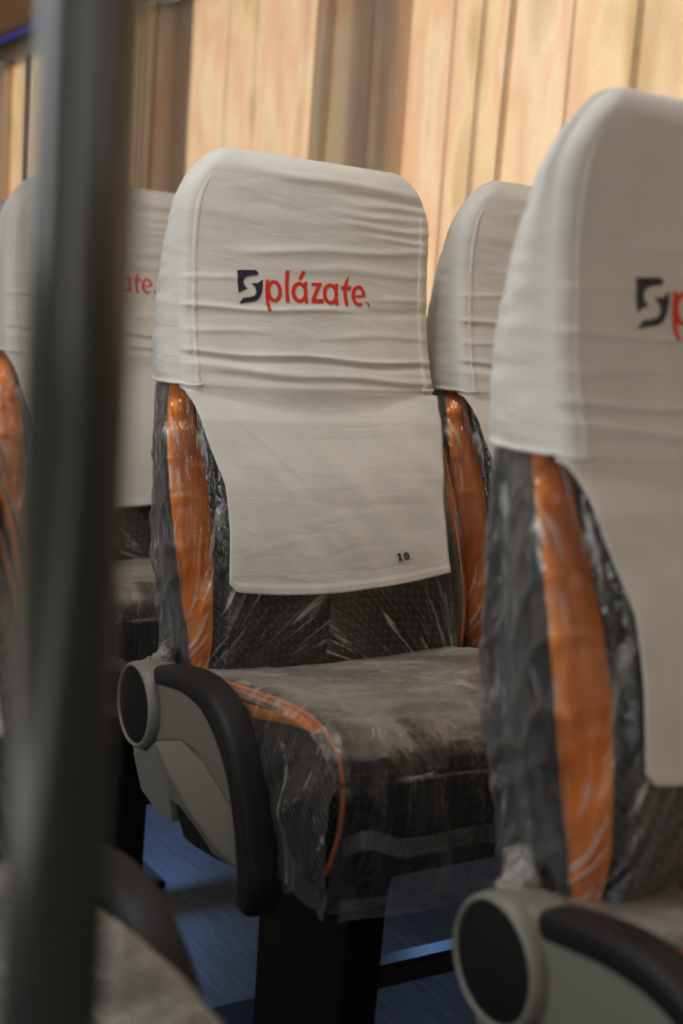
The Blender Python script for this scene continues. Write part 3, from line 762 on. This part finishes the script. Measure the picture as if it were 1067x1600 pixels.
# seat shell under the cushion
link('seat_pan', prism('seat_pan', [(-.04, .36), (-.04, .44), (-.09, .44), (-.09, .362), (-.48, .357), (-.46, .335), (-.30, .33)], -.19, .19, .004), D['leg'], proto, smooth=False)
cover0 = build_cover()

def kids(o): return [c for c in list(bpy.data.objects) if c.parent == o]
def copy_tree(o, parent=None, skip=()):
    c = o.copy(); COL.objects.link(c); c.parent = parent
    for ch in kids(o):
        if ch.name.split('.')[0] in skip: continue
        copy_tree(ch, c, skip)
    return c
PITCH = .78; DX = .455
spots = [  # x, y, arm, seat label, cover label
    (0, 0, True, 'bus seat with black arm pad and film wrapped cushion in the middle, flap marked 10', 'white headrest cover with red lettering and number 10 on its flap'),
    (0, -PITCH, True, 'nearest bus seat cut off by the right edge of the frame', 'large white headrest cover cut off by the right edge'),
    (DX, 0, False, 'window seat beside the middle seat, half hidden behind the nearest one', 'white headrest cover on the window seat between the two front seats'),
    (0.0, PITCH-.01, True, 'bus seat behind the vertical pole, one row behind the middle seat', 'white headrest cover behind the pole, only its last red letters showing'),
    (DX, PITCH, False, 'window seat hidden behind the middle seat', 'white headrest cover of the window seat behind the middle seat'),
    (0, 2*PITCH-.03, True, 'farthest bus seat at the left edge behind the pole', 'farthest white headrest cover at the left edge'),
    (-.81, -.50, 'R', 'bus seat across the aisle at the lower left edge', 'white headrest cover across the aisle at the left edge, only its flap edge showing'),
]
copies = []
for i, (x, y, a, sl, cl) in enumerate(spots):
    if i == 0: s, c = proto, cover0
    else:
        s = copy_tree(proto, None, () if a is True else ('armrest', 'bunched_wrap')); c = copy_tree(cover0)
        if a is False:                   # cushion squeezed in between its neighbour and the wall
            cq = [k for k in kids(s) if k.name.startswith('seat_cushion')][0]; cq.scale = (.88, 1, 1); cq.location = (.025, 0, 0)
        if a == 'R':
            for ch in kids([k for k in kids(s) if k.name.startswith('seat_cushion')][0]):
                if ch.name.startswith(('piping', 'side_strip')): bpy.data.objects.remove(ch)
            am = copy_tree(arm, s); am.scale = (-1, 1, 1)
    s.location = (x, y, 0); c.location = (x, y, 0)
    seat_label(s, sl); c['label'] = cl
    copies.append((s, c))
build_number(cover0)

# pedestal frames: one per row pair
def pedestal(y, label, x=0.):
    r = empty('seat_pedestal', (x, y, FLOOR)); tag(r, label, 'seat leg', 'steel legs under the seats')
    h = .36-FLOOR-.03
    me = prism('leg_post', [(-.095, 0.012), (-.095, h), (-.36, h), (-.335, .30), (-.322, 0.012)], -.06, 0.0, .006); link('leg_post', me, D['leg'], r, smooth=False)
    box('foot_plate', -.09, .03, -.36, -.02, 0.0, .014, .003, D['leg'], r)
    box('cross_bar', 0.0, .47, -.245, -.205, .115, .150, .006, D['bar'], r)
    return r
pedestal(0, 'black steel leg under the middle seat with a low cross bar')
pedestal(-PITCH, 'black steel leg under the nearest seat at right')
pedestal(PITCH, 'black steel leg under the seat behind the pole')
pedestal(2*PITCH-.03, 'black steel leg under the farthest seat at left')
pedestal(-.50, 'black steel leg under the seat across the aisle', -.81)

# grab pole close to the camera
P = CAM+Vector((.3475, .9377, 0)).normalized()*.5
pp = empty('grab_pole', (P.x-.0132*.85, P.y+.0132*.5, FLOOR)); pp.rotation_euler = (-.009, .0145, 0); tag(pp, 'blurred dark grey vertical grab pole close to the camera at left', 'pole')
def lathe(name, prof_, seg=40):
    rows = [[Vector((r*cos(2*pi*k/seg), r*sin(2*pi*k/seg), z)) for k in range(seg)] for r, z in prof_]
    return fixn(grid_mesh(name, rows, True, True, True))
link('pole_tube', lathe('pole_tube', [(.0202, .01), (.0202, ZC-FLOOR-.005)]), D['pole'], pp)
for z0 in (0.001, ZC-FLOOR-.016): link('flange', lathe('flange', [(.036, z0), (.036, z0+.006), (.03, z0+.012), (.018, z0+.014)]), D['pole'], pp)
